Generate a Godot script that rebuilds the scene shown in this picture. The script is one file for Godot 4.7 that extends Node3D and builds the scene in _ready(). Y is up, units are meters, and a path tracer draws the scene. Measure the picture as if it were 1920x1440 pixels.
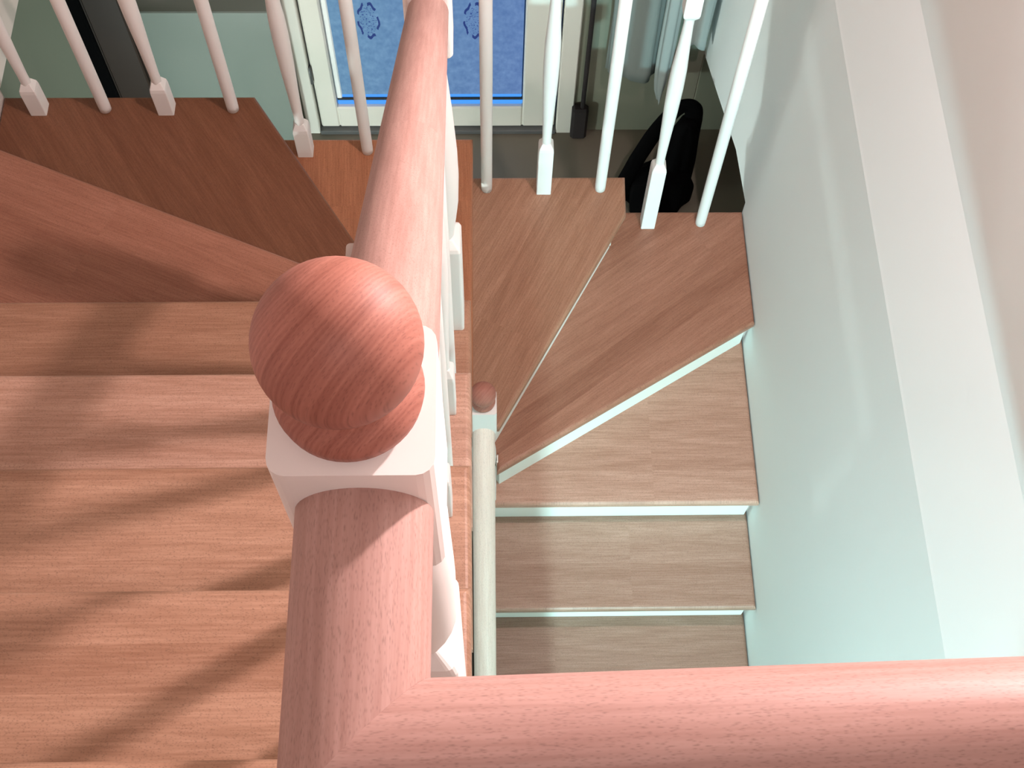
extends Node3D
# A winding beech staircase seen from the upper landing, looking steeply down over the handrail.

const H = 0.19            # rise of one step
const G = 0.2683          # going of one step
var M = {}                # materials
var rng = RandomNumberGenerator.new()

func _ready():
	rng.seed = 7
	setup_camera()
	setup_environment()
	make_materials()
	build_shell()
	build_lamps()
	build_staircase()
	build_upper_balustrade()
	build_back_balustrade()
	build_lower_balustrade()
	build_front_door()
	build_hall_things()

# ------------------------------------------------------------------ camera, light, exposure
func setup_camera():
	var c = Camera3D.new()
	c.name = "camera"
	var rt = CAM_RT
	var up = CAM_UP
	var back = rt.cross(up)
	c.transform = Transform3D(Basis(rt, up, back), CAM_POS)
	c.fov = rad_to_deg(2.0 * atan(720.0 / CAM_F))
	c.near = 0.02
	c.far = 60.0
	add_child(c)
	c.current = true

const CAM_RT = Vector3(0.99977, 0.01539, 0.01490)
const CAM_UP = Vector3(0.00676, 0.43313, -0.90131)
const CAM_POS = Vector3(0.00282, 1.36301, 1.45707)
const CAM_F = 2308.16
const WARM = Color(1.0, 0.91, 0.91)
const COOL = Color(0.75, 0.97, 1.0)

func setup_environment():
	var we = WorldEnvironment.new()
	we.name = "environment"
	var e = Environment.new()
	e.background_mode = Environment.BG_COLOR
	e.background_color = Color(0.10, 0.17, 0.30)      # the dusk outside
	e.tonemap_mode = Environment.TONE_MAPPER_LINEAR
	e.tonemap_exposure = 1.0
	e.sdfgi_enabled = true
	e.ssao_enabled = true
	e.ssil_enabled = true
	we.environment = e
	add_child(we)

func omni(called, parent, at, color, energy, size):
	var l = OmniLight3D.new()
	l.name = called
	l.position = at
	l.light_color = color
	l.light_energy = energy
	l.omni_range = 30.0
	l.omni_attenuation = 2.0
	l.light_size = size
	l.shadow_enabled = true
	parent.add_child(l, true)
	return l

func build_lamps():
	# sconce on the set-back upper wall: the main warm light of the stair
	var t = thing("wall_lamp", "warm glowing glass wall lamp on the pale wall above the ledge", "lamp", Vector3(UWX, 1.25, 0.40))
	obj("added_shield_plate", lathe([Vector2(0, 0), Vector2(0.24, 0), Vector2(0.25, 0.004), Vector2(0.245, 0.03), Vector2(0.1, 0.04), Vector2(0, 0.04)], 40, Basis(Vector3(0, 0, 1), PI / 2)), M.bronze, t)  # wide plate added to keep the bulb's light off the wall
	obj("lamp_arm", bar(Vector3(-0.035, 0, 0), Vector3(-0.09, 0, 0), 0.008, 12), M.bronze, t)
	obj("bulb", lathe([Vector2(0, -0.04), Vector2(0.022, -0.034), Vector2(0.038, -0.012), Vector2(0.04, 0.004), Vector2(0.03, 0.03), Vector2(0.014, 0.045), Vector2(0, 0.045)], 24, Basis(), Vector3(-0.12, 0, 0)), M.glow_warm, t)
	omni("sconce_light", t, Vector3(-0.12, 0, 0), WARM, 3.5, 0.035)
	# ceiling lamp over the upper landing, weak
	t = thing("ceiling_lamp", "round white ceiling lamp over the upper landing", "lamp", Vector3(0.2, 2.45, 2.2))
	obj("base_plate", lathe([Vector2(0, 0), Vector2(0.07, 0), Vector2(0.07, -0.02), Vector2(0, -0.02)], 24), M.white, t)
	obj("globe", lathe([Vector2(0, -0.02), Vector2(0.05, -0.025), Vector2(0.08, -0.06), Vector2(0.08, -0.09), Vector2(0.05, -0.125), Vector2(0, -0.135)], 24), M.glow_warm, t)
	omni("landing_light", t, Vector3(0, -0.075, 0), WARM, 0.8, 0.08)
	# cool lamp in the lower room, past the opening under the landing
	t = thing("ceiling_lamp", "cool white pendant lamp hanging in the lower room", "lamp", Vector3(0.36, -0.28, 3.68))
	obj("cord", bar(Vector3(0, 0, 0), Vector3(0, -0.24, 0), 0.004, 8), M.white, t)
	obj("globe", lathe([Vector2(0, -0.22), Vector2(0.03, -0.225), Vector2(0.07, -0.27), Vector2(0.07, -0.32), Vector2(0.03, -0.365), Vector2(0, -0.37)], 24), M.glow_cool, t)
	omni("room_light", t, Vector3(0, -0.295, 0), COOL, 16.5, 0.06)

	# unseen fill lamp added under the winders to brighten the front hall
	t = thing("added_fill_lamp", "unseen cool fill lamp added on the hall floor under the turning steps", "lamp", Vector3(-1.0, -2.659, -0.25))
	obj("base", lathe([Vector2(0, 0), Vector2(0.07, 0), Vector2(0.07, 0.012), Vector2(0.02, 0.025), Vector2(0, 0.025)], 24), M.white, t)
	obj("stem", bar(Vector3(0, 0.02, 0), Vector3(0, 0.19, 0), 0.008, 12), M.white, t)
	obj("globe", lathe([Vector2(0, 0.18), Vector2(0.035, 0.195), Vector2(0.05, 0.23), Vector2(0.035, 0.265), Vector2(0, 0.28)], 20), M.glow_cool, t)
	omni("hall_fill_light", t, Vector3(0, 0.23, 0), Color(0.90, 0.98, 0.97), 1.25, 0.05)

# ------------------------------------------------------------------ helpers
func obj(called, st, mat, parent = self):
	var o = MeshInstance3D.new()
	o.name = called
	o.mesh = st.commit() if st is SurfaceTool else st
	o.material_override = mat
	parent.add_child(o, true)
	return o

func thing(called, label, category, at = Vector3.ZERO, group = ""):
	var o = Node3D.new()
	o.name = called
	o.position = at
	add_child(o, true)
	return tag(o, label, category, group)

func tag(o, label, category, group = ""):
	o.set_meta("label", label)
	o.set_meta("category", category)
	if group != "": o.set_meta("group", group)
	return o

func struct(o, label = ""):
	o.set_meta("kind", "structure")
	if label != "": o.set_meta("label", label)
	return o

func new_st():
	var st = SurfaceTool.new()
	st.begin(Mesh.PRIMITIVE_TRIANGLES)
	st.set_smooth_group(-1)
	return st

func tri(st, a, b, c, ua = Vector2.ZERO, ub = Vector2.ZERO, uc = Vector2.ZERO):
	st.set_uv(ua); st.add_vertex(a)
	st.set_uv(ub); st.add_vertex(b)
	st.set_uv(uc); st.add_vertex(c)

# four corners counter-clockwise seen from the front (Godot fronts run clockwise)
func quad(st, a, b, c, d, ua = Vector2.ZERO, ub = Vector2.ZERO, uc = Vector2.ZERO, ud = Vector2.ZERO):
	tri(st, a, c, b, ua, uc, ub)
	tri(st, a, d, c, ua, ud, uc)

func done(st):
	st.generate_normals()
	return st

# box with chamfered edges between lo and hi
func add_box(st, lo, hi, ch = 0.002):
	var c = (lo + hi) / 2.0
	var e = (hi - lo) / 2.0
	ch = min(ch, min(e.x, min(e.y, e.z)) * 0.9)
	var pts = {}
	for sx in [-1, 1]:
		for sy in [-1, 1]:
			for sz in [-1, 1]:
				var s = Vector3(sx, sy, sz)
				for ax in 3:
					var p = e - Vector3.ONE * ch
					p[ax] = e[ax]
					pts[[sx, sy, sz, ax]] = c + p * s
	var f = func(a, b, cc, d, n):
		if (b - a).cross(cc - a).dot(n) < 0.0: quad(st, a, d, cc, b)
		else: quad(st, a, b, cc, d)
	for ax in 3:
		var u = (ax + 1) % 3
		var v = (ax + 2) % 3
		for s in [-1, 1]:
			var k = []
			for q in [[-1, -1], [1, -1], [1, 1], [-1, 1]]:
				var key = [0, 0, 0, ax]
				key[ax] = s; key[u] = q[0]; key[v] = q[1]
				k.append(pts[key])
			var n = Vector3.ZERO
			n[ax] = s
			f.call(k[0], k[1], k[2], k[3], n)
		for su in [-1, 1]:
			for sv in [-1, 1]:
				var k2 = []
				for q in [[-1, u], [1, u], [1, v], [-1, v]]:
					var key = [0, 0, 0, q[1]]
					key[ax] = q[0]; key[u] = su; key[v] = sv
					k2.append(pts[key])
				var n = Vector3.ZERO
				n[u] = su; n[v] = sv
				f.call(k2[0], k2[1], k2[2], k2[3], n)
	for sx in [-1, 1]:
		for sy in [-1, 1]:
			for sz in [-1, 1]:
				var a = pts[[sx, sy, sz, 0]]
				var b = pts[[sx, sy, sz, 1]]
				var d = pts[[sx, sy, sz, 2]]
				if (b - a).cross(d - a).dot(Vector3(sx, sy, sz)) > 0.0: tri(st, a, d, b)
				else: tri(st, a, b, d)

func box(lo, hi, ch = 0.002):
	var st = SurfaceTool.new()
	st.begin(Mesh.PRIMITIVE_TRIANGLES)
	st.set_smooth_group(-1)
	add_box(st, lo, hi, ch)
	return done(st)

# profile of (radius, height) turned about y, then by basis b and moved to at; uv in metres
func add_lathe(st, prof, seg, b = Basis(), at = Vector3.ZERO, smooth = true):
	st.set_smooth_group(1 if smooth else -1)
	var l = 0.0
	for i in prof.size() - 1:
		var p = prof[i]
		var q = prof[i + 1]
		var l2 = l + p.distance_to(q)
		for j in seg:
			var a0 = TAU * j / seg
			var a1 = TAU * (j + 1) / seg
			var r = max(0.02, max(p.x, q.x))
			var v = func(pt, a): return at + b * Vector3(pt.x * cos(a), pt.y, pt.x * sin(a))
			var A = v.call(p, a0); var B = v.call(p, a1); var C = v.call(q, a1); var D = v.call(q, a0)
			var uA = Vector2(l, a0 * r); var uB = Vector2(l, a1 * r); var uC = Vector2(l2, a1 * r); var uD = Vector2(l2, a0 * r)
			# outward when the profile climbs
			if q.x > 1e-6: tri(st, A, B if p.x > 1e-6 else C, C if p.x > 1e-6 else D, uA, uB if p.x > 1e-6 else uC, uC if p.x > 1e-6 else uD)
			if p.x > 1e-6 and q.x > 1e-6: tri(st, A, C, D, uA, uC, uD)
			elif p.x > 1e-6: tri(st, A, B, D, uA, uB, uD)
		l = l2

func lathe(prof, seg, b = Basis(), at = Vector3.ZERO):
	var pr = prof
	if prof[0].y > prof[prof.size() - 1].y:
		pr = prof.duplicate(); pr.reverse()
	var st = new_st()
	add_lathe(st, pr, seg, b, at)
	return done(st)

func frame_of(d):
	var y = d.normalized()
	var x = y.cross(Vector3.UP if abs(y.y) < 0.9 else Vector3.RIGHT).normalized()
	return Basis(x, y, x.cross(y))

func bar(a, b, r, seg = 16):
	var st = new_st()
	var L = (b - a).length()
	add_lathe(st, [Vector2(0, 0), Vector2(r, 0), Vector2(r, L), Vector2(0, L)], seg, frame_of(b - a), a, false)
	return done(st)

# round rail along a list of points, ends cut by the planes given (normals) so that mitres meet; uv in metres
func rail(pts, r, normals, seg = 48, u0 = 0.0, flat = 0.0):
	var st = new_st()
	st.set_smooth_group(1)
	var rings = []
	for i in pts.size():
		var d = (pts[min(i + 1, pts.size() - 1)] - pts[max(i - 1, 0)]).normalized()
		var x = d.cross(Vector3.UP).normalized()
		var y = x.cross(d).normalized()
		var ring = []
		for j in seg + 1:
			var a = TAU * j / seg
			var o = x * cos(a) * r + y * sin(a) * r
			if sin(a) < -0.75: o = x * cos(a) * r + y * (-0.75 - (-sin(a) - 0.75) * flat) * r
			var n = normals[i]
			if n != null: o -= d * (o.dot(n) / d.dot(n))
			ring.append(pts[i] + o)
		rings.append(ring)
	var l = u0
	for i in rings.size() - 1:
		var l2 = l + (pts[i + 1] - pts[i]).length()
		for j in seg:
			var v0 = TAU * r * j / seg
			var v1 = TAU * r * (j + 1) / seg
			var A = rings[i][j]; var B = rings[i][j + 1]; var C = rings[i + 1][j + 1]; var D = rings[i + 1][j]
			var dd = (pts[i + 1] - pts[i]).normalized()
			var e0 = (A - pts[i]).dot(dd); var e1 = (B - pts[i]).dot(dd)
			var e2 = (C - pts[i + 1]).dot(dd); var e3 = (D - pts[i + 1]).dot(dd)
			quad(st, A, B, C, D, Vector2(l + e0, v0), Vector2(l + e1, v1), Vector2(l2 + e2, v1), Vector2(l2 + e3, v0))
		l = l2
	st.set_smooth_group(-1)
	for k in [0, rings.size() - 1]:
		var c = pts[k]
		for j in seg:
			if k == 0: tri(st, c, rings[k][j], rings[k][j + 1])
			else: tri(st, c, rings[k][j + 1], rings[k][j])
	return done(st)

# a plan polygon (x, z), thickness th under y, edges rounded over r; grain along direction g
func slab(poly, y, th, r, g, off):
	var st = new_st()
	var area = 0.0
	for i in poly.size():
		var a = poly[i]; var b = poly[(i + 1) % poly.size()]
		area += a.x * b.y - b.x * a.y
	if area < 0.0:
		poly = poly.duplicate(); poly.reverse()
	var inset = func(d):
		var out = []
		var n = poly.size()
		for i in n:
			var p0 = poly[(i + n - 1) % n]; var p1 = poly[i]; var p2 = poly[(i + 1) % n]
			var d0 = (p1 - p0).normalized(); var d1 = (p2 - p1).normalized()
			var n0 = Vector2(-d0.y, d0.x); var n1 = Vector2(-d1.y, d1.x)
			var m = n0 + n1
			var k = d / max(0.35, 1.0 + n0.dot(n1))
			out.append(p1 + m * k)
		return out
	var gx = g.normalized()
	var gy = Vector2(-gx.y, gx.x)
	var uv = func(p, dy): return Vector2(p.dot(gx), p.dot(gy) + dy) + off
	var layers = []
	for q in [[1.0, 0.0], [0.62, 0.06], [0.3, 0.28], [0.07, 0.62], [0.0, 1.0]]: layers.append([inset.call(r * q[0]), -r * q[1]])
	layers.append([inset.call(0.0), -th + r])
	for q in [[0.3, 0.28], [1.0, 0.0]]: layers.append([inset.call(r * q[0]), -th + r * q[1]])
	st.set_smooth_group(-1)
	var top = layers[0][0]
	var idx = Geometry2D.triangulate_polygon(PackedVector2Array(top))
	for i in range(0, idx.size(), 3):
		var a = top[idx[i]]; var b = top[idx[i + 1]]; var c = top[idx[i + 2]]
		if (b - a).cross(c - a) < 0.0:
			var t = b; b = c; c = t
		tri(st, Vector3(a.x, y, a.y), Vector3(b.x, y, b.y), Vector3(c.x, y, c.y), uv.call(a, 0.0), uv.call(b, 0.0), uv.call(c, 0.0))
		tri(st, Vector3(a.x, y - th, a.y), Vector3(c.x, y - th, c.y), Vector3(b.x, y - th, b.y), uv.call(a, 0.3), uv.call(c, 0.3), uv.call(b, 0.3))
	for s in layers.size() - 1:
		var L0 = layers[s]; var L1 = layers[s + 1]
		var n = poly.size()
		for i in n:
			var j = (i + 1) % n
			var A = Vector3(L0[0][i].x, y + L0[1], L0[0][i].y); var B = Vector3(L0[0][j].x, y + L0[1], L0[0][j].y)
			var C = Vector3(L1[0][j].x, y + L1[1], L1[0][j].y); var D = Vector3(L1[0][i].x, y + L1[1], L1[0][i].y)
			var ua = uv.call(L0[0][i], L0[1]); var ub = uv.call(L0[0][j], L0[1]); var uc = uv.call(L1[0][j], L1[1]); var ud = uv.call(L1[0][i], L1[1])
			quad(st, A, B, C, D, ua, ub, uc, ud)
	return done(st)

# a vertical board between two plan points
func board(a, b, y0, y1, th, side):
	var d = (b - a).normalized()
	var n = Vector2(-d.y, d.x) * th * side
	return slab([a, b, b + n, a + n], y1, y1 - y0, 0.0015, d, Vector2.ZERO)

# ------------------------------------------------------------------ materials
func wood_image(w, h, seed_, m_per_w, m_per_h, dark, light, stave, fleck, ring):
	var im = Image.create(w, h, false, Image.FORMAT_RGB8)
	var n1 = FastNoiseLite.new(); n1.seed = seed_; n1.frequency = 1.0; n1.noise_type = FastNoiseLite.TYPE_SIMPLEX; n1.fractal_octaves = 3
	var n2 = FastNoiseLite.new(); n2.seed = seed_ + 1; n2.frequency = 1.0; n2.noise_type = FastNoiseLite.TYPE_SIMPLEX; n2.fractal_octaves = 2
	var n3 = FastNoiseLite.new(); n3.seed = seed_ + 2; n3.frequency = 1.0; n3.noise_type = FastNoiseLite.TYPE_SIMPLEX; n3.fractal_octaves = 1
	var r = RandomNumberGenerator.new(); r.seed = seed_
	var tones = []
	var shifts = []
	for i in 64:
		tones.append(r.randf_range(-1, 1)); shifts.append(r.randf_range(0, 40))
	for py in h:
		var y = py * m_per_h / h
		var s = int(y / stave) if stave > 0.0 else 0
		var tone = tones[s % 64] * (0.20 if stave > 0.0 else 0.0)
		var sh = shifts[s % 64] if stave > 0.0 else 0.0
		for px in w:
			var x = px * m_per_w / w
			# broad figure: rings warped along the grain
			var ww = n2.get_noise_2d(x * 1.6 + sh, y * 5.0 + sh) * 0.03
			var fig = sin((y + ww) * ring + sh) * 0.5 + 0.5
			var streak = n1.get_noise_2d(x * 5.0 + sh, y * 160.0)
			var fine = n3.get_noise_2d(x * 24.0, y * 700.0)
			var t = 0.5 + tone + (fig - 0.5) * 0.20 + streak * 0.30 + fine * 0.10
			var c = dark.lerp(light, clamp(t, -0.15, 1.15))
			var f = n3.get_noise_2d(x * 230.0 + 11.0, y * 2300.0 + 3.0)
			if f > 0.62: c = c.lerp(dark.darkened(0.35), fleck * (f - 0.62) / 0.38)
			im.set_pixel(px, py, c)
	im.generate_mipmaps()
	return ImageTexture.create_from_image(im)

func wood(tex, sx, sy, rough = 0.42, spec = 0.5):
	var m = StandardMaterial3D.new()
	m.albedo_texture = tex
	m.uv1_scale = Vector3(1.0 / sx, 1.0 / sy, 1.0)
	m.roughness = rough
	m.metallic_specular = spec
	return m

func plain(c, rough = 0.6, spec = 0.5):
	var m = StandardMaterial3D.new()
	m.albedo_color = c
	m.roughness = rough
	m.metallic_specular = spec
	return m

func plaster(c, amp):
	var m = plain(c, 0.85, 0.3)
	var nt = NoiseTexture2D.new()
	var n = FastNoiseLite.new()
	n.seed = 5; n.frequency = 0.02; n.fractal_octaves = 5
	nt.noise = n; nt.width = 512; nt.height = 512; nt.seamless = true; nt.as_normal_map = true; nt.bump_strength = amp
	m.normal_enabled = true
	m.normal_texture = nt
	m.normal_scale = 0.05
	m.uv1_triplanar = true
	m.uv1_world_triplanar = true
	m.uv1_scale = Vector3.ONE * 1.3
	return m

func glow(c, e):
	var m = plain(Color(0.95, 0.95, 0.93), 0.4)
	m.emission_enabled = true
	m.emission = c
	m.emission_energy_multiplier = e
	return m

func make_materials():
	M.tread = wood(wood_image(1024, 768, 3, 1.6, 0.9, Color8(172, 132, 110), Color8(216, 180, 160), 0.07, 0.5, 110.0), 1.6, 0.9, 0.45)
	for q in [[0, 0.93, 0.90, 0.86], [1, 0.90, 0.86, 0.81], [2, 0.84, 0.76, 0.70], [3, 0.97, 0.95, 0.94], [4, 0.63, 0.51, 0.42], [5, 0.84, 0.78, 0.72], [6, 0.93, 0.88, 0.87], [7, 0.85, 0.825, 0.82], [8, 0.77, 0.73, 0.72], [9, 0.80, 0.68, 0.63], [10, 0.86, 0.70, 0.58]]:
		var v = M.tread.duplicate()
		v.albedo_color = Color(q[1], q[2], q[3])  # board tones, with the shade of the dim winders mixed in
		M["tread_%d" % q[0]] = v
	M.rail = wood(wood_image(1024, 512, 9, 1.2, 0.2, Color8(156, 119, 109), Color8(184, 149, 139), 0.0, 0.45, 190.0), 1.2, 0.2, 0.52, 0.4)
	M.ball = wood(wood_image(512, 512, 21, 0.12, 0.12, Color8(138, 84, 70), Color8(182, 124, 108), 0.0, 0.35, 2500.0), 0.12, 0.12, 0.55, 0.4)
	M.overlit_rail = wood(wood_image(512, 256, 14, 1.2, 0.2, Color8(226, 208, 194), Color8(242, 230, 218), 0.0, 0.3, 150.0), 1.2, 0.2, 0.3)  # same beech as the upper rail, lightened to stand for strong light
	M.bronze = plain(Color8(60, 50, 42), 0.5)
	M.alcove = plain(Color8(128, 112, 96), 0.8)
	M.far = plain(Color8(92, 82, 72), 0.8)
	M.white = plain(Color8(238, 234, 229), 0.6, 0.35)
	M.riser = plain(Color8(240, 238, 230), 0.4)
	M.wall = plaster(Color8(240, 243, 241), 3.0)
	M.wall_warm = plaster(Color8(216, 206, 198), 3.0)
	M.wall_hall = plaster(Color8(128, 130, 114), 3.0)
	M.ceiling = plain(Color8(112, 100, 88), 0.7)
	M.hall_floor = plain(Color8(112, 106, 92), 0.5)
	M.door_paint = plain(Color8(226, 224, 214), 0.4)
	M.seal = plain(Color8(40, 40, 38), 0.7)
	M.steel = plain(Color8(90, 92, 92), 0.35)
	M.dark_wood = plain(Color8(44, 32, 26), 0.5)
	M.black = plain(Color8(5, 5, 6), 0.85, 0.15)
	M.cabinet = plain(Color8(116, 126, 119), 0.45)
	M.coat = plain(Color8(122, 128, 124), 0.95, 0.1)
	M.coat_light = plain(Color8(150, 157, 154), 0.95, 0.1)
	M.brush = plain(Color8(34, 28, 28), 0.9)
	M.glow_warm = glow(WARM, 3.0)
	M.glow_cool = glow(COOL, 3.0)

# ------------------------------------------------------------------ the room
func build_shell():
	# right wall: thick below, set back above a ledge at y = -0.81
	var st = new_st()
	var prof = [Vector2(0.8165, -2.66), Vector2(0.8165, -0.815), Vector2(0.8185, -0.806), Vector2(UWX, -0.503), Vector2(UWX, 2.45), Vector2(1.2, 2.45), Vector2(1.2, -2.66)]
	prof[5].x = 1.5; prof[6].x = 1.5; prof[4].x = UWX
	# past the stair the wall ends above a low dark alcove: its lower edge drops away
	var cuts = [[4.7, -2.66], [-0.716, -2.66], [-0.716, -1.858], [-0.95, -1.90], [-1.374, -2.098], [-1.75, -2.27]]
	for c in cuts.size() - 1:
		if c == 1: continue
		var z1 = cuts[c][0]; var z0 = cuts[c + 1][0]
		for i in prof.size():
			var p = prof[i]; var q = prof[(i + 1) % prof.size()]
			var A = Vector3(p.x, p.y, z1); var B = Vector3(p.x, p.y, z0); var C = Vector3(q.x, q.y, z0); var D = Vector3(q.x, q.y, z1)
			if c > 1:
				if p.x > 1.0: A.x = 0.95; B.x = 0.95
				if q.x > 1.0: C.x = 0.95; D.x = 0.95
			if p.y < -2.6: A.y = cuts[c][1]; B.y = cuts[c + 1][1]
			if q.y < -2.6: C.y = cuts[c + 1][1]; D.y = cuts[c][1]
			quad(st, A, B, C, D)
	var idx = Geometry2D.triangulate_polygon(PackedVector2Array(prof))
	for zc in [[4.7, 1], [-0.716, -1], [-1.75, -1]]:
		for k in range(0, idx.size(), 3):
			var P = []
			for m in 3:
				var v = prof[idx[k + m]]
				var w = Vector3(v.x, v.y, zc[0])
				if zc[0] < -1.0:
					if v.x > 1.0: w.x = 0.95
					if v.y < -2.6: w.y = -2.27
				P.append(w)
			if (P[1] - P[0]).cross(P[2] - P[0]).z * zc[1] > 0.0: tri(st, P[0], P[2], P[1])
			else: tri(st, P[0], P[1], P[2])
	struct(obj("wall_right", done(st), M.wall), "pale right stair wall with a sloping ledge, set back above it")
	st = new_st()
	add_box(st, Vector3(1.40, -2.66, -1.75), Vector3(1.5, -1.5, -0.72), 0.002)
	add_box(st, Vector3(0.955, -1.6, -1.75), Vector3(1.40, -1.5, -0.72), 0.002)
	struct(obj("wall_alcove", done(st), M.alcove))
	# left wall of the stair: to the floor beside the stair, a hanging edge further on
	st = new_st()
	add_box(st, Vector3(-1.42, -2.66, -0.72), Vector3(-1.305, 2.45, 4.7), 0.003)
	add_box(st, Vector3(-1.42, -1.31, -1.608), Vector3(-1.305, 2.45, -0.72), 0.003)
	struct(obj("wall_left", done(st), M.wall_warm), "cream left stair wall ending in a hanging edge")
	# north wall of the hall with the door opening
	st = new_st()
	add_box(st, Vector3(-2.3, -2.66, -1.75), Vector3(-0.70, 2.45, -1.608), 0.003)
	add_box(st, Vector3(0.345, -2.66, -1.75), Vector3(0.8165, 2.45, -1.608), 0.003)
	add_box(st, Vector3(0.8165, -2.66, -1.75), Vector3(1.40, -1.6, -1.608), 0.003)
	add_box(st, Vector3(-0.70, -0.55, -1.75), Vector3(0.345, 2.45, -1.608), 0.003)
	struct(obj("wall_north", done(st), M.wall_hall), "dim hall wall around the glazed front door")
	struct(obj("wall_hall", box(Vector3(-2.42, -2.66, -1.75), Vector3(-2.3, 0.0, 4.7), 0.003), M.wall_hall))
	struct(obj("wall_south", box(Vector3(-2.42, -2.66, 4.7), Vector3(1.5, 2.45, 4.82), 0.003), M.far))
	# partition under the landing with the opening to the lower room
	st = new_st()
	add_box(st, Vector3(-1.305, -2.66, 1.5), Vector3(0.25, -0.30, 1.6), 0.003)
	add_box(st, Vector3(0.767, -2.66, 1.5), Vector3(0.8165, -0.30, 1.6), 0.003)
	add_box(st, Vector3(0.25, -0.50, 1.5), Vector3(0.767, -0.30, 1.6), 0.003)
	struct(obj("wall_partition", done(st), M.wall))
	st = new_st()
	var sp = [Vector2(0.117, -2.66), Vector2(1.495, -2.66), Vector2(1.495, -0.34), Vector2(1.40, -0.34), Vector2(0.235, -1.17), Vector2(0.117, -1.185)]
	for q in [[-0.075, -1], [-0.055, 1]]:
		for i in [[0, 1, 2], [0, 2, 3], [0, 3, 4], [0, 4, 5]]:
			var a = sp[i[0]]; var b = sp[i[1]]; var c = sp[i[2]]
			var A = Vector3(q[0], a.y, a.x); var B = Vector3(q[0], b.y, b.x); var C = Vector3(q[0], c.y, c.x)
			if (B - A).cross(C - A).x * q[1] > 0.0: tri(st, A, C, B)
			else: tri(st, A, B, C)
	for i in 6:
		var a = sp[i]; var b = sp[(i + 1) % 6]
		quad(st, Vector3(-0.075, a.y, a.x), Vector3(-0.055, a.y, a.x), Vector3(-0.055, b.y, b.x), Vector3(-0.075, b.y, b.x))
	struct(obj("wall_light_block", done(st), M.wall))  # unseen panel added to keep the hall lamp off the right wall
	struct(obj("floor", box(Vector3(-2.42, -2.8, -1.75), Vector3(1.5, -2.66, 4.82), 0.002), M.hall_floor), "dark floor of the lower hall")
	# the landing the photographer stands on
	var la = slab([Vector2(-1.305, 1.49), Vector2(-0.03, 1.49), Vector2(-0.03, 1.345), Vector2(UWX, 1.345), Vector2(UWX, 4.7), Vector2(-1.305, 4.7)], 0.0, 0.04, 0.006, Vector2(1, 0), Vector2(0.2, 0.1))
	struct(obj("floor_landing", la, M.tread), "beech floor of the upper landing")
	struct(obj("ceiling_lower", slab([Vector2(-1.305, 1.55), Vector2(-0.005, 1.55), Vector2(-0.005, 1.36), Vector2(0.8165, 1.36), Vector2(0.8165, 4.7), Vector2(-1.305, 4.7)], -0.04, 0.26, 0.002, Vector2(1, 0), Vector2.ZERO), M.ceiling))
	struct(obj("ceiling_hall", box(Vector3(-2.42, -0.28, -1.75), Vector3(-1.42, 0.0, 4.7), 0.002), M.ceiling))
	struct(obj("ceiling", box(Vector3(-1.42, 2.45, -1.75), Vector3(1.5, 2.6, 4.82), 0.002), M.ceiling))

# ------------------------------------------------------------------ stairs
func nose_z(k): return 0.1409 + (5 - k) * G

func inner_x(z): return -0.0325 + 0.0105 * z

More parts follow.
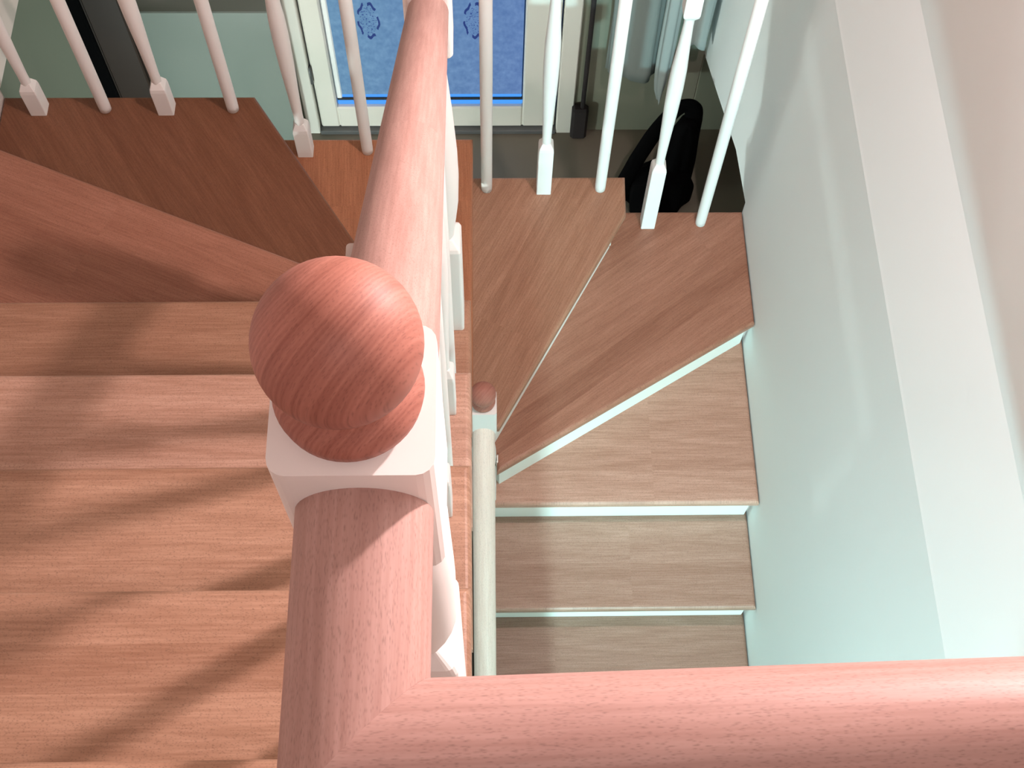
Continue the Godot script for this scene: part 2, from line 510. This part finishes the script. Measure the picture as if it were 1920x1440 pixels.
func build_staircase():
	var t = thing("staircase", "winding beech staircase with white risers turning through the stairwell", "staircase", Vector3(0, -2.66, 0))
	var add = func(poly, k, g, off):
		var o = obj("tread", slab(poly, -k * H + 2.66, 0.036, 0.011, g, off), M["tread_%d" % [0, 1, 1, 1, 3, 5, 9, 4, 10, 2, 9, 6, 7, 8][k]], t)  # turning steps take tints darkened for their shade
		return o
	# upper straight flight, descending away from the landing
	var xl = -1.303
	for k in range(1, 6):
		var zn = nose_z(k)
		var zb = nose_z(k - 1) + 0.0
		var zz = zb + 0.046
		add.call([Vector2(xl, zn), Vector2(inner_x(zn), zn), Vector2(inner_x(zz), zz), Vector2(xl, zz)], k, Vector2(1, 0), Vector2(0.37 * k, 0.113 * k))
		obj("riser", board(Vector2(xl, zb + 0.03), Vector2(inner_x(zb) - 0.012, zb + 0.03), -k * H + 2.66, -(k - 1) * H + 2.66 - 0.037, 0.018, 1), M.riser, t)
	# winders round the well: each polygon in plan
	var B = -0.713
	var W = 0.8145
	var n6 = func(x): return 0.121 + 0.436 * x
	var n7x = func(z): return (z - 0.287) / 1.6
	var z5 = nose_z(5)
	# 6: between the last straight nose and the first turned one
	add.call([Vector2(xl, z5 + 0.046), Vector2(-0.05, z5 + 0.046), Vector2(-0.05, n6.call(-0.05)), Vector2(xl, n6.call(xl))], 6, Vector2(1, 0.44), Vector2(0.9, 0.31))
	# 7: the corner kite
	add.call([Vector2(xl, n6.call(xl) + 0.02), Vector2(-0.125, 0.0865), Vector2(n7x.call(B), B), Vector2(xl, B)], 7, Vector2(0.66, 1), Vector2(1.3, 0.52))
	# 8: to the middle of the turn
	add.call([Vector2(n7x.call(B) - 0.02, B), Vector2(-0.033, B), Vector2(-0.033, 0.09), Vector2(-0.044, 0.112), Vector2(-0.16, 0.112), Vector2(n7x.call(0.05) - 0.02, 0.05)], 8, Vector2(0.05, 1), Vector2(0.5, 0.77))
	# 9
	add.call([Vector2(-0.05, B), Vector2(0.424, B), Vector2(0.42, -0.579), Vector2(0.035, 0.113), Vector2(-0.05, 0.113)], 9, Vector2(-0.50, 1), Vector2(0.2, 0.93))
	# 10
	add.call([Vector2(0.355, B), Vector2(W, B), Vector2(W, -0.311), Vector2(0.0295, 0.167), Vector2(0.0295, 0.113), Vector2(-0.02, 0.07), Vector2(0.355, -0.60)], 10, Vector2(1, -0.75), Vector2(0.7, 1.21))
	# 11: last winder, nose straight again
	var z11 = 0.1967
	add.call([Vector2(-0.03, 0.10), Vector2(0.0, 0.09), Vector2(W, -0.40), Vector2(W, z11), Vector2(-0.03, z11)], 11, Vector2(1, 0.0), Vector2(1.1, 0.05))
	# lower straight flight, coming back towards the viewer
	for k in [12, 13]:
		var zn = z11 + (k - 11) * G
		add.call([Vector2(-0.03, zn - G - 0.048), Vector2(W, zn - G - 0.048), Vector2(W, zn), Vector2(-0.03, zn)], k, Vector2(1, 0), Vector2(0.23 * k, 0.17 * k))
	# risers of the turn and of the lower flight
	var R = func(a, b, k, side):
		obj("riser", board(a.lerp(b, 0.012), b, -k * H + 2.66, -(k - 1) * H + 2.66 - 0.037, 0.016, side), M.riser, t)
	R.call(Vector2(xl, z5 + 0.03), Vector2(-0.06, z5 + 0.03), 6, 1)
	R.call(Vector2(xl, n6.call(xl) + 0.035), Vector2(-0.12, n6.call(-0.12) + 0.035), 7, 1)
	R.call(Vector2(n7x.call(B) - 0.035, B + 0.012), Vector2(n7x.call(0.114) - 0.035, 0.114), 8, 1)
	R.call(Vector2(-0.06, B + 0.012), Vector2(-0.06, 0.11), 9, 1)
	R.call(Vector2(0.39, B + 0.012), Vector2(0.39, -0.585), 10, 1)
	R.call(Vector2(0.39, -0.585), Vector2(0.005, 0.112), 10, 1)
	R.call(Vector2(W, -0.345), Vector2(0.037, 0.131), 11, 1)
	R.call(Vector2(W, z11 - 0.03), Vector2(-0.025, z11 - 0.03), 12, 1)
	R.call(Vector2(W, z11 - 0.03 + G), Vector2(-0.025, z11 - 0.03 + G), 13, 1)
	R.call(Vector2(W, z11 - 0.03 + 2 * G), Vector2(-0.025, z11 - 0.03 + 2 * G), 14, 1)

# square post section from y0 to y1 with rounded vertical edges and chamfered ends
func add_post(st, x, z, hw, y0, y1, r, c0, c1, at = Vector3.ZERO):
	var ring = func(k, y):
		var out = []
		for q in [[1, 1], [-1, 1], [-1, -1], [1, -1]]:
			var base = atan2(q[1], q[0]) - PI / 4
			for s in 5:
				var a = base + s * PI / 8
				out.append(at + Vector3(x + q[0] * (hw * k - r * k) + cos(a) * r * k, y, z + q[1] * (hw * k - r * k) + sin(a) * r * k))
		return out
	var lv = []
	if c0 > 0.0:
		lv.append([0.55, y0]); lv.append([0.93, y0 + c0 * 0.8]); lv.append([1.0, y0 + c0 * 1.3])
	else:
		lv.append([1.0, y0])
	if c1 > 0.0:
		lv.append([1.0, y1 - c1 * 1.3]); lv.append([0.93, y1 - c1 * 0.8]); lv.append([0.55, y1])
	else:
		lv.append([0.985, y1])
	st.set_smooth_group(-1)
	for i in lv.size() - 1:
		var A = ring.call(lv[i][0], lv[i][1]); var B = ring.call(lv[i + 1][0], lv[i + 1][1])
		for j in A.size():
			var j2 = (j + 1) % A.size()
			quad(st, A[j2], A[j], B[j], B[j2])
	for e in [[lv[0], -1], [lv[lv.size() - 1], 1]]:
		var P = ring.call(e[0][0], e[0][1])
		var c = at + Vector3(x, e[0][1], z)
		for j in P.size():
			var j2 = (j + 1) % P.size()
			if e[1] > 0: tri(st, c, P[j], P[j2])
			else: tri(st, c, P[j2], P[j])

# newel: square blocks joined by a turned shaft
func newel(parent, x, z, base, low_top, up_bot, top, hw, full = false):
	var st = new_st()
	add_post(st, x, z, hw, base + 0.0006, low_top, 0.006, 0.0, 0.018)
	var L = up_bot - low_top
	var p = []
	var shape = [[0.0, 0.7], [0.03, 0.9], [0.1, 1.0], [0.5, 1.03], [0.9, 1.0], [0.95, 0.96], [0.97, 0.84], [0.98, 0.72], [1.0, 0.72]]
	if not full: shape = [[0.0, 0.62], [0.03, 0.66], [0.08, 0.74], [0.2, 0.92], [0.36, 1.0], [0.5, 0.97], [0.7, 0.82], [0.88, 0.64], [0.96, 0.58], [1.0, 0.6]]
	for q in shape:
		p.append(Vector2(hw * q[1], low_top - 0.002 + (L + 0.004) * q[0]))
	add_lathe(st, p, 28, Basis(), Vector3(x, 0, z))
	add_post(st, x, z, hw, up_bot, top, 0.008, 0.010, 0.0)
	var o = obj("newel_post", done(st), M.white, parent)
	return o

func ball(parent, x, z, y0, r):
	# turned ball on a waisted collar; the grain runs in slices through it
	var st = new_st()
	st.set_smooth_group(1)
	var prof = [Vector2(0, 0), Vector2(r * 0.80, 0), Vector2(r * 0.92, r * 0.12), Vector2(r * 0.95, r * 0.30), Vector2(r * 0.90, r * 0.48), Vector2(r * 0.78, r * 0.58), Vector2(r * 0.70, r * 0.68), Vector2(r * 0.69, r * 0.76)]
	var cy = r * 1.50
	var a0 = -0.78
	for i in 29:
		var a = lerp(a0, PI / 2, i / 28.0)
		prof.append(Vector2(max(r * cos(a), 0.0) if i < 28 else 0.0, cy + r * sin(a)))
	var gn = Vector3(0.74, -0.05, 0.68).normalized()
	var gt = gn.cross(Vector3(0.2, 1.0, 0.3)).normalized()
	var seg = 48
	for i in prof.size() - 1:
		var p = prof[i]; var q = prof[i + 1]
		for j in seg:
			var t0 = TAU * j / seg; var t1 = TAU * (j + 1) / seg
			var v = func(pt, a): return Vector3(pt.x * cos(a), pt.y, pt.x * sin(a))
			var A = v.call(p, t0); var B = v.call(p, t1); var C = v.call(q, t1); var D = v.call(q, t0)
			var uv = func(w): return Vector2(w.dot(gt) + 0.06, w.dot(gn) + w.dot(gt) * w.dot(gt) * 4.0 + 0.06)
			var o = Vector3(x, y0, z)
			if p.x > 1e-6: tri(st, A + o, B + o, C + o, uv.call(A), uv.call(B), uv.call(C))
			if q.x > 1e-6: tri(st, A + o, C + o, D + o, uv.call(A), uv.call(C), uv.call(D))
	return obj("ball_finial", done(st), M.ball, parent)

func turned_baluster(parent, x, z, y0, base_h, top, hw, blk):
	var st = new_st()
	add_post(st, x, z, hw, y0 + 0.0006, y0 + base_h, 0.003, 0.0, 0.022)
	var y2 = top - blk
	var L = y2 - (y0 + base_h)
	var p = []
	for q in [[0.0, 0.62], [0.05, 0.60], [0.2, 0.72], [0.4, 0.92], [0.56, 1.0], [0.68, 0.96], [0.84, 0.72], [0.95, 0.6], [1.0, 0.62]]:
		p.append(Vector2(hw * q[1], y0 + base_h - 0.004 + (L + 0.008) * q[0]))
	add_lathe(st, p, 20, Basis(), Vector3(x, 0, z))
	if blk > 0.0: add_post(st, x, z, hw, y2, top, 0.003, 0.018, 0.0)
	return obj("turned_baluster", done(st), M.white, parent)

func round_baluster(parent, x, z, y0, top, r):
	var st = new_st()
	add_lathe(st, [Vector2(0, y0 + 0.0006), Vector2(r * 0.92, y0 + 0.0006), Vector2(r * 0.94, y0 + 0.02), Vector2(r, y0 + (top - y0) * 0.5), Vector2(r * 0.94, top), Vector2(0, top)], 18, Basis(), Vector3(x, 0, z))
	return obj("round_baluster", done(st), M.white, parent)

const RR = 0.0296
const UWX = 0.87       # the upper right wall, set back above a sloping ledge

func build_upper_balustrade():
	var t = thing("stair_balustrade", "beech handrail with big ball newel beside the upper flight and landing", "balustrade", Vector3(0, 0, 0))
	var nx = -0.052
	var nz = 1.243
	var near_post = newel(t, nx, nz, -H, 0.56, 0.772, 0.905, 0.0345, true)
	ball(near_post, nx - 0.001, nz, 0.905, 0.0325)
	# far newel, where the flight starts to turn
	var far_post = newel(t, -0.079, 0.184, -5 * H, -0.62, -0.10, 0.10, 0.0345)
	ball(far_post, -0.079, 0.184, 0.10, 0.0325)
	# handrails
	var c = Vector3(-0.0505, 0.862, 1.379)
	var mit = Vector3(1, 0, -1).normalized()
	obj("handrail", rail([Vector3(nx + 0.002, 0.862, nz + 0.034), c], RR, [null, Vector3(1, 0, 1).normalized()], 48, 0.1), M.rail, t)
	obj("handrail", rail([c, Vector3(UWX - 0.002, 0.862, 1.3565)], RR, [Vector3(1, 0, 1).normalized(), null], 48, 0.33), M.rail, t)
	obj("handrail", rail([Vector3(nx + 0.001, 0.815, nz - 0.030), Vector3(-0.078, 0.005, 0.184 + 0.03)], RR, [Vector3(0, 0, 1), Vector3(0, 0, 1)], 48, 0.7), M.rail, t)
	# balusters of the flight
	for q in [[1.025, 2], [0.754, 3], [0.483, 4]]:
		var z = q[0]
		var y = -q[1] * H
		var top = 0.815 - (1.213 - z) * 0.811 - 0.014
		turned_baluster(t, -0.074, z, y, 0.17, top, 0.0185, 0.16)
	for q in [[1.15, 2], [0.889, 3], [0.618, 4], [0.348, 5]]:
		var z = q[0]
		round_baluster(t, -0.074, z, -q[1] * H, 0.815 - (1.213 - z) * 0.811 - 0.014, 0.015)
	# balusters of the landing guard
	for i in 5:
		var x = 0.11 + i * 0.16
		if i % 2 == 0: round_baluster(t, x, 1.375, 0.0, 0.845, 0.016)
		else: turned_baluster(t, x, 1.375, 0.0, 0.2, 0.845, 0.0185, 0.16)

func build_back_balustrade():
	var t = thing("stair_balustrade", "row of alternating turned and round white balusters along the back of the turn", "balustrade", Vector3(0, 0, 0))
	var top = func(x): return -0.76 - 0.25 * (x - 0.509)
	var z = -0.668
	for q in [[-1.198, 7, 0.115], [-0.857, 7, 0.12], [-0.508, 8, 0.135], [-0.163, 8, 0.19], [0.176, 9, 0.235], [0.510, 10, 0.325]]:
		var y = -q[1] * H
		var blk = top.call(q[0]) - (y + q[2] + 0.60)
		turned_baluster(t, q[0], z, y, q[2], top.call(q[0]), 0.0215, blk)
	for q in [[-1.022, 7], [-0.679, 7], [-0.333, 8], [0.006, 9], [0.346, 9], [0.677, 10]]:
		round_baluster(t, q[0], z, -q[1] * H, top.call(q[0]), 0.0172)
	obj("handrail", rail([Vector3(-1.303, top.call(-1.303) + 0.014, z), Vector3(0.8145, top.call(0.8165) + 0.014, z)], 0.027, [Vector3(1, 0, 0), Vector3(1, 0, 0)], 32, 0.2), M.rail, t)

func build_lower_balustrade():
	var t = thing("stair_balustrade", "small beech handrail coloured pale for strong light, with little ball newel along the lower flight", "balustrade", Vector3(0, 0, 0))
	var x = -0.007
	var post = newel(t, x, 0.15, -11 * H, -1.95, -1.60, -1.465, 0.0345)
	ball(post, x, 0.15, -1.465, 0.0325)
	var a = Vector3(x, -1.585, 0.183)
	var b = Vector3(x, -1.585 - 0.72 * 0.708, 0.183 + 0.72)
	var e = Vector3(x, -1.585 - 0.94 * 0.708, 0.183 + 0.94)
	obj("handrail", rail([a, b, e], RR, [Vector3(0, 0, 1), null, null], 32, 0.2), M.overlit_rail, t)
	for q in [[0.32, 12], [0.44, 12], [0.58, 13], [0.70, 13]]:
		round_baluster(t, x, q[0], -q[1] * H, -1.585 - (q[0] - 0.183) * 0.708 - 0.015, 0.014)
	newel(t, x, 1.13, -2.66, -2.60, -2.35, -2.10, 0.034)

# ------------------------------------------------------------------ the hall below
func pane_texture():
	var w = 512
	var h = 768
	var im = Image.create(w, h, false, Image.FORMAT_RGB8)
	var n = FastNoiseLite.new(); n.seed = 31; n.frequency = 0.02; n.fractal_octaves = 4
	var n2 = FastNoiseLite.new(); n2.seed = 32; n2.frequency = 0.09; n2.fractal_octaves = 2
	for py in h:
		for px in w:
			var v = n.get_noise_2d(px, py) * 0.05 + n2.get_noise_2d(px * 0.7, py * 0.4) * 0.03
			var c = Color(0.43 + v - 0.03 * px / w, 0.60 + v - 0.07 * px / w, 0.74 + v * 0.8)
			# etched flower wreaths
			for q in [[0.207, 0.54], [0.747, 0.54]]:
				var d = Vector2((px / float(w) - q[0]) * 0.705, (py / float(h) - q[1]) * 0.40)
				var rr = d.length()
				var an = d.angle()
				var rim = abs(rr - 0.036 - 0.002 * sin(an * 9.0))
				if rim < 0.0034 and sin(an * 5.0 + 0.7) > -0.5: c = c.lerp(Color(0.10, 0.17, 0.45), 0.8)
				if rr < 0.03 and n2.get_noise_2d(px * 1.3 + 90.0, py * 1.3) > 0.38: c = c.lerp(Color(0.12, 0.2, 0.5), 0.65)
			im.set_pixel(px, py, c)
	return ImageTexture.create_from_image(im)

func build_front_door():
	var zf = -1.608
	var o = Node3D.new()
	o.name = "door_1"
	o.position = Vector3(-0.18, -2.66, zf)
	add_child(o, true)
	struct(o, "pale grey front door with a blue dusk-lit etched glass pane")
	var P = Vector3(0.18, 2.66, -zf)       # from world to the door's own place
	var st = new_st()
	add_box(st, Vector3(-0.705, -2.66, zf - 0.12) + P, Vector3(-0.655, -0.55, zf + 0.015) + P, 0.004)
	add_box(st, Vector3(0.285, -2.66, zf - 0.12) + P, Vector3(0.35, -0.55, zf + 0.015) + P, 0.004)
	add_box(st, Vector3(-0.655, -0.62, zf - 0.12) + P, Vector3(0.285, -0.55, zf + 0.015) + P, 0.004)
	obj("door_frame", done(st), M.door_paint, o)
	# leaf: stiles and rails round the glass
	st = new_st()
	add_box(st, Vector3(-0.648, -2.635, zf - 0.06) + P, Vector3(-0.575, -0.63, zf) + P, 0.006)
	add_box(st, Vector3(0.15, -2.635, zf - 0.06) + P, Vector3(0.278, -0.63, zf) + P, 0.006)
	add_box(st, Vector3(-0.575, -2.635, zf - 0.06) + P, Vector3(0.15, -2.515, zf) + P, 0.006)
	add_box(st, Vector3(-0.575, -0.75, zf - 0.06) + P, Vector3(0.15, -0.63, zf) + P, 0.006)
	obj("door_leaf", done(st), M.door_paint, o)
	st = new_st()
	add_box(st, Vector3(-0.655, -2.66, zf - 0.09) + P, Vector3(0.285, -2.638, zf + 0.02) + P, 0.003)
	obj("threshold", done(st), M.steel, o)
	var m = StandardMaterial3D.new()
	m.albedo_color = Color(0.05, 0.07, 0.1)
	m.roughness = 0.25
	m.emission_enabled = true
	m.emission_texture = pane_texture()
	m.emission = Color(0, 0, 0)
	m.emission_operator = BaseMaterial3D.EMISSION_OP_ADD
	m.emission_energy_multiplier = 0.9
	st = new_st()
	var y0 = -2.495
	var y1 = -1.55
	var A = Vector3(-0.56, y0, zf - 0.03) + P
	var B = Vector3(0.145, y0, zf - 0.03) + P
	var C = Vector3(0.145, y1, zf - 0.03) + P
	var D = Vector3(-0.56, y1, zf - 0.03) + P
	quad(st, A, B, C, D, Vector2(0, 1), Vector2(1, 1), Vector2(1, 0), Vector2(0, 0))
	var k = Vector3(0, 0, -0.012)
	quad(st, B + k, A + k, D + k, C + k)
	quad(st, A + k, B + k, B, A); quad(st, B + k, C + k, C, B); quad(st, C + k, D + k, D, C); quad(st, D + k, A + k, A, D)
	obj("pane", done(st), m, o)
	st = new_st()
	add_box(st, Vector3(-0.575, -1.55, zf - 0.05) + P, Vector3(0.15, -0.75, zf - 0.02) + P, 0.004)
	obj("door_panel", done(st), M.door_paint, o)
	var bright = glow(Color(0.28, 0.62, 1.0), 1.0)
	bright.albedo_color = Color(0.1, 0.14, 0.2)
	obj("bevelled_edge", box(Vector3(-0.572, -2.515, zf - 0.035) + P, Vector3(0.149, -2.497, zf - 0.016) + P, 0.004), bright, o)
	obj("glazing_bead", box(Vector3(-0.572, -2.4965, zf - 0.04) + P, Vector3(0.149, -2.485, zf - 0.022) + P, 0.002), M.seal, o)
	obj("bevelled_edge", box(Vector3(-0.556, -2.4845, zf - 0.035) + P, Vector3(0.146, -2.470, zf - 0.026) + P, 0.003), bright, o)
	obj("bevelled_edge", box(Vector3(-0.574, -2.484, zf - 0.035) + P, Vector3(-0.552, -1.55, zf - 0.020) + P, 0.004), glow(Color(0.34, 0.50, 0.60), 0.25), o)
	for y in [-2.36, -1.2]:
		obj("hinge", lathe([Vector2(0, 0), Vector2(0.007, 0), Vector2(0.007, 0.09), Vector2(0, 0.09)], 12, Basis(), Vector3(-0.652, y, zf + 0.006) + P), M.steel, o)
	obj("door_handle", bar(Vector3(0.22, -1.62, zf + 0.03) + P, Vector3(0.12, -1.62, zf + 0.03) + P, 0.009, 12), M.steel, o)
	obj("handle_rose", lathe([Vector2(0, 0), Vector2(0.024, 0), Vector2(0.022, 0.03), Vector2(0, 0.03)], 16, Basis(Vector3(1, 0, 0), PI / 2), Vector3(0.215, -1.62, zf) + P), M.steel, o)

# a strap swept along points with an oval section
func strap(pts, rx, ry):
	var st = new_st()
	st.set_smooth_group(1)
	var curve = Curve3D.new()
	for i in pts.size():
		var tan_ = (pts[min(i + 1, pts.size() - 1)] - pts[max(i - 1, 0)]) / 6.0
		curve.add_point(pts[i], -tan_, tan_)
	var bp = curve.tessellate(4, 3)
	var rings = []
	for i in bp.size():
		var d = (bp[min(i + 1, bp.size() - 1)] - bp[max(i - 1, 0)]).normalized()
		var x = d.cross(Vector3(0, 0, 1)).normalized()
		var y = x.cross(d)
		var ring = []
		for j in 12:
			var a = TAU * j / 12
			ring.append(bp[i] + x * cos(a) * rx + y * sin(a) * ry)
		rings.append(ring)
	for i in rings.size() - 1:
		for j in 12:
			var j2 = (j + 1) % 12
			quad(st, rings[i][j], rings[i][j2], rings[i + 1][j2], rings[i + 1][j])
	return done(st)

# hanging cloth: a closed sheath with folds, from y1 down to y0
func cloth(x, z, w0, w1, dpt, y0, y1, folds, sd, round_bot):
	var st = new_st()
	st.set_smooth_group(1)
	var rows = 22
	var seg = 56
	var grid = []
	for i in rows + 1:
		var v = i / float(rows)
		var w = lerp(w1, w0, smoothstep(0.0, 0.55, v))
		if round_bot and v > 0.75: w *= sqrt(max(0.02, 1.0 - pow((v - 0.75) / 0.25, 2.0)))
		if v < 0.15: w *= lerp(0.45, 1.0, v / 0.15)
		var row = []
		for j in seg:
			var a = TAU * j / seg
			var f = 1.0 + 0.16 * sin(a * folds + sd + v * 1.3) * smoothstep(0.05, 0.6, v) + 0.06 * sin(a * (folds * 2 + 1) + sd * 3.0)
			var yy = lerp(y1, y0, v) + 0.012 * sin(a * 3.0 + sd) * v
			row.append(Vector3(x + cos(a) * w * f, yy, z + sin(a) * dpt * f * (0.7 + 0.3 * v)))
		grid.append(row)
	for i in rows:
		for j in seg:
			var j2 = (j + 1) % seg
			quad(st, grid[i + 1][j2], grid[i + 1][j], grid[i][j], grid[i][j2])
	for e in [0, rows]:
		var c = Vector3.ZERO
		for p in grid[e]: c += p / seg
		for j in seg:
			var j2 = (j + 1) % seg
			if e == 0: tri(st, c, grid[e][j], grid[e][j2])
			else: tri(st, c, grid[e][j2], grid[e][j])
	return done(st)

func build_hall_things():
	# low pale cabinet left of the door
	var t = thing("cabinet", "low pale green-white cabinet standing left of the front door", "cabinet", Vector3(-0.94, -2.66, -1.54))
	obj("body", box(Vector3(-0.235, 0.05, -0.065), Vector3(0.225, 0.80, 0.055), 0.004), M.cabinet, t)
	obj("top_board", box(Vector3(-0.24, 0.80, -0.067), Vector3(0.23, 0.82, 0.065), 0.004), M.cabinet, t)
	obj("plinth", box(Vector3(-0.225, 0.0, -0.06), Vector3(0.215, 0.05, 0.045), 0.002), M.dark_wood, t)
	# dark inner door standing open, edge on
	t = thing("cupboard", "tall narrow dark brown cupboard beside the low pale cabinet", "cupboard", Vector3(-1.29, -2.66, -1.5))
	obj("body", box(Vector3(-0.10, 0.0, -0.10), Vector3(0.088, 1.325, 0.03), 0.006), M.dark_wood, t)
	obj("door", box(Vector3(-0.035, 0.06, 0.032), Vector3(0.086, 1.31, 0.05), 0.005), M.dark_wood, t)
	obj("side_strip", box(Vector3(-0.10, 0.0, 0.032), Vector3(-0.045, 1.325, 0.046), 0.004), M.black, t)
	# broom leaning by the right side of the door
	t = thing("broom", "thin dark broom upright between the front door and the coats", "broom", Vector3(0.372, -2.66, -1.582))
	obj("handle", bar(Vector3(0.010, 0.17, 0.0), Vector3(0.014, 1.4, -0.012), 0.009, 12), M.brush, t)
	obj("brush_head", box(Vector3(-0.030, 0.0, -0.022), Vector3(0.034, 0.18, 0.022), 0.010), M.brush, t)
	# coats on a rail
	t = thing("coat", "soft grey coat hanging on the hall wall right of the broom", "coat", Vector3(0.55, -2.19, -1.54))
	obj("coat_body", cloth(0, 0, 0.10, 0.085, 0.05, -0.02, 1.1, 5, 0.4, false), M.coat, t)
	obj("sleeve", cloth(0.098, 0.045, 0.030, 0.036, 0.032, -0.12, 0.95, 3, 1.7, true), M.coat_light, t)
	t = thing("cloth_bag", "pale cloth bag hanging in the corner beside the grey coat", "bag", Vector3(0.757, -2.05, -1.545))
	obj("bag_body", cloth(0, 0, 0.042, 0.038, 0.04, -0.01, 0.5, 4, 2.2, false), M.coat_light, t)
	obj("bag_loop", strap([Vector3(-0.03, 0.47, 0), Vector3(-0.02, 0.62, -0.02), Vector3(0, 0.7, -0.04), Vector3(0.02, 0.62, -0.02), Vector3(0.03, 0.47, 0)], 0.006, 0.004), M.coat_light, t)
	# black bag with a curved strap on the floor
	t = thing("backpack", "black bag with a tall curved strap standing on the hall floor", "bag", Vector3(0.63, -2.66, -1.24))
	obj("bag_body", cloth(0.03, -0.02, 0.12, 0.11, 0.09, 0.0, 0.20, 3, 0.9, false), M.black, t)
	obj("side_pocket", cloth(0.10, -0.06, 0.052, 0.05, 0.045, 0.02, 0.46, 3, 0.2, false), M.black, t)
	obj("strap", strap([Vector3(-0.13, 0.02, 0.03), Vector3(-0.10, 0.18, 0.0), Vector3(-0.02, 0.38, -0.05), Vector3(0.06, 0.50, -0.08), Vector3(0.115, 0.50, -0.08), Vector3(0.125, 0.36, -0.07), Vector3(0.11, 0.2, -0.04)], 0.033, 0.014), M.black, t)
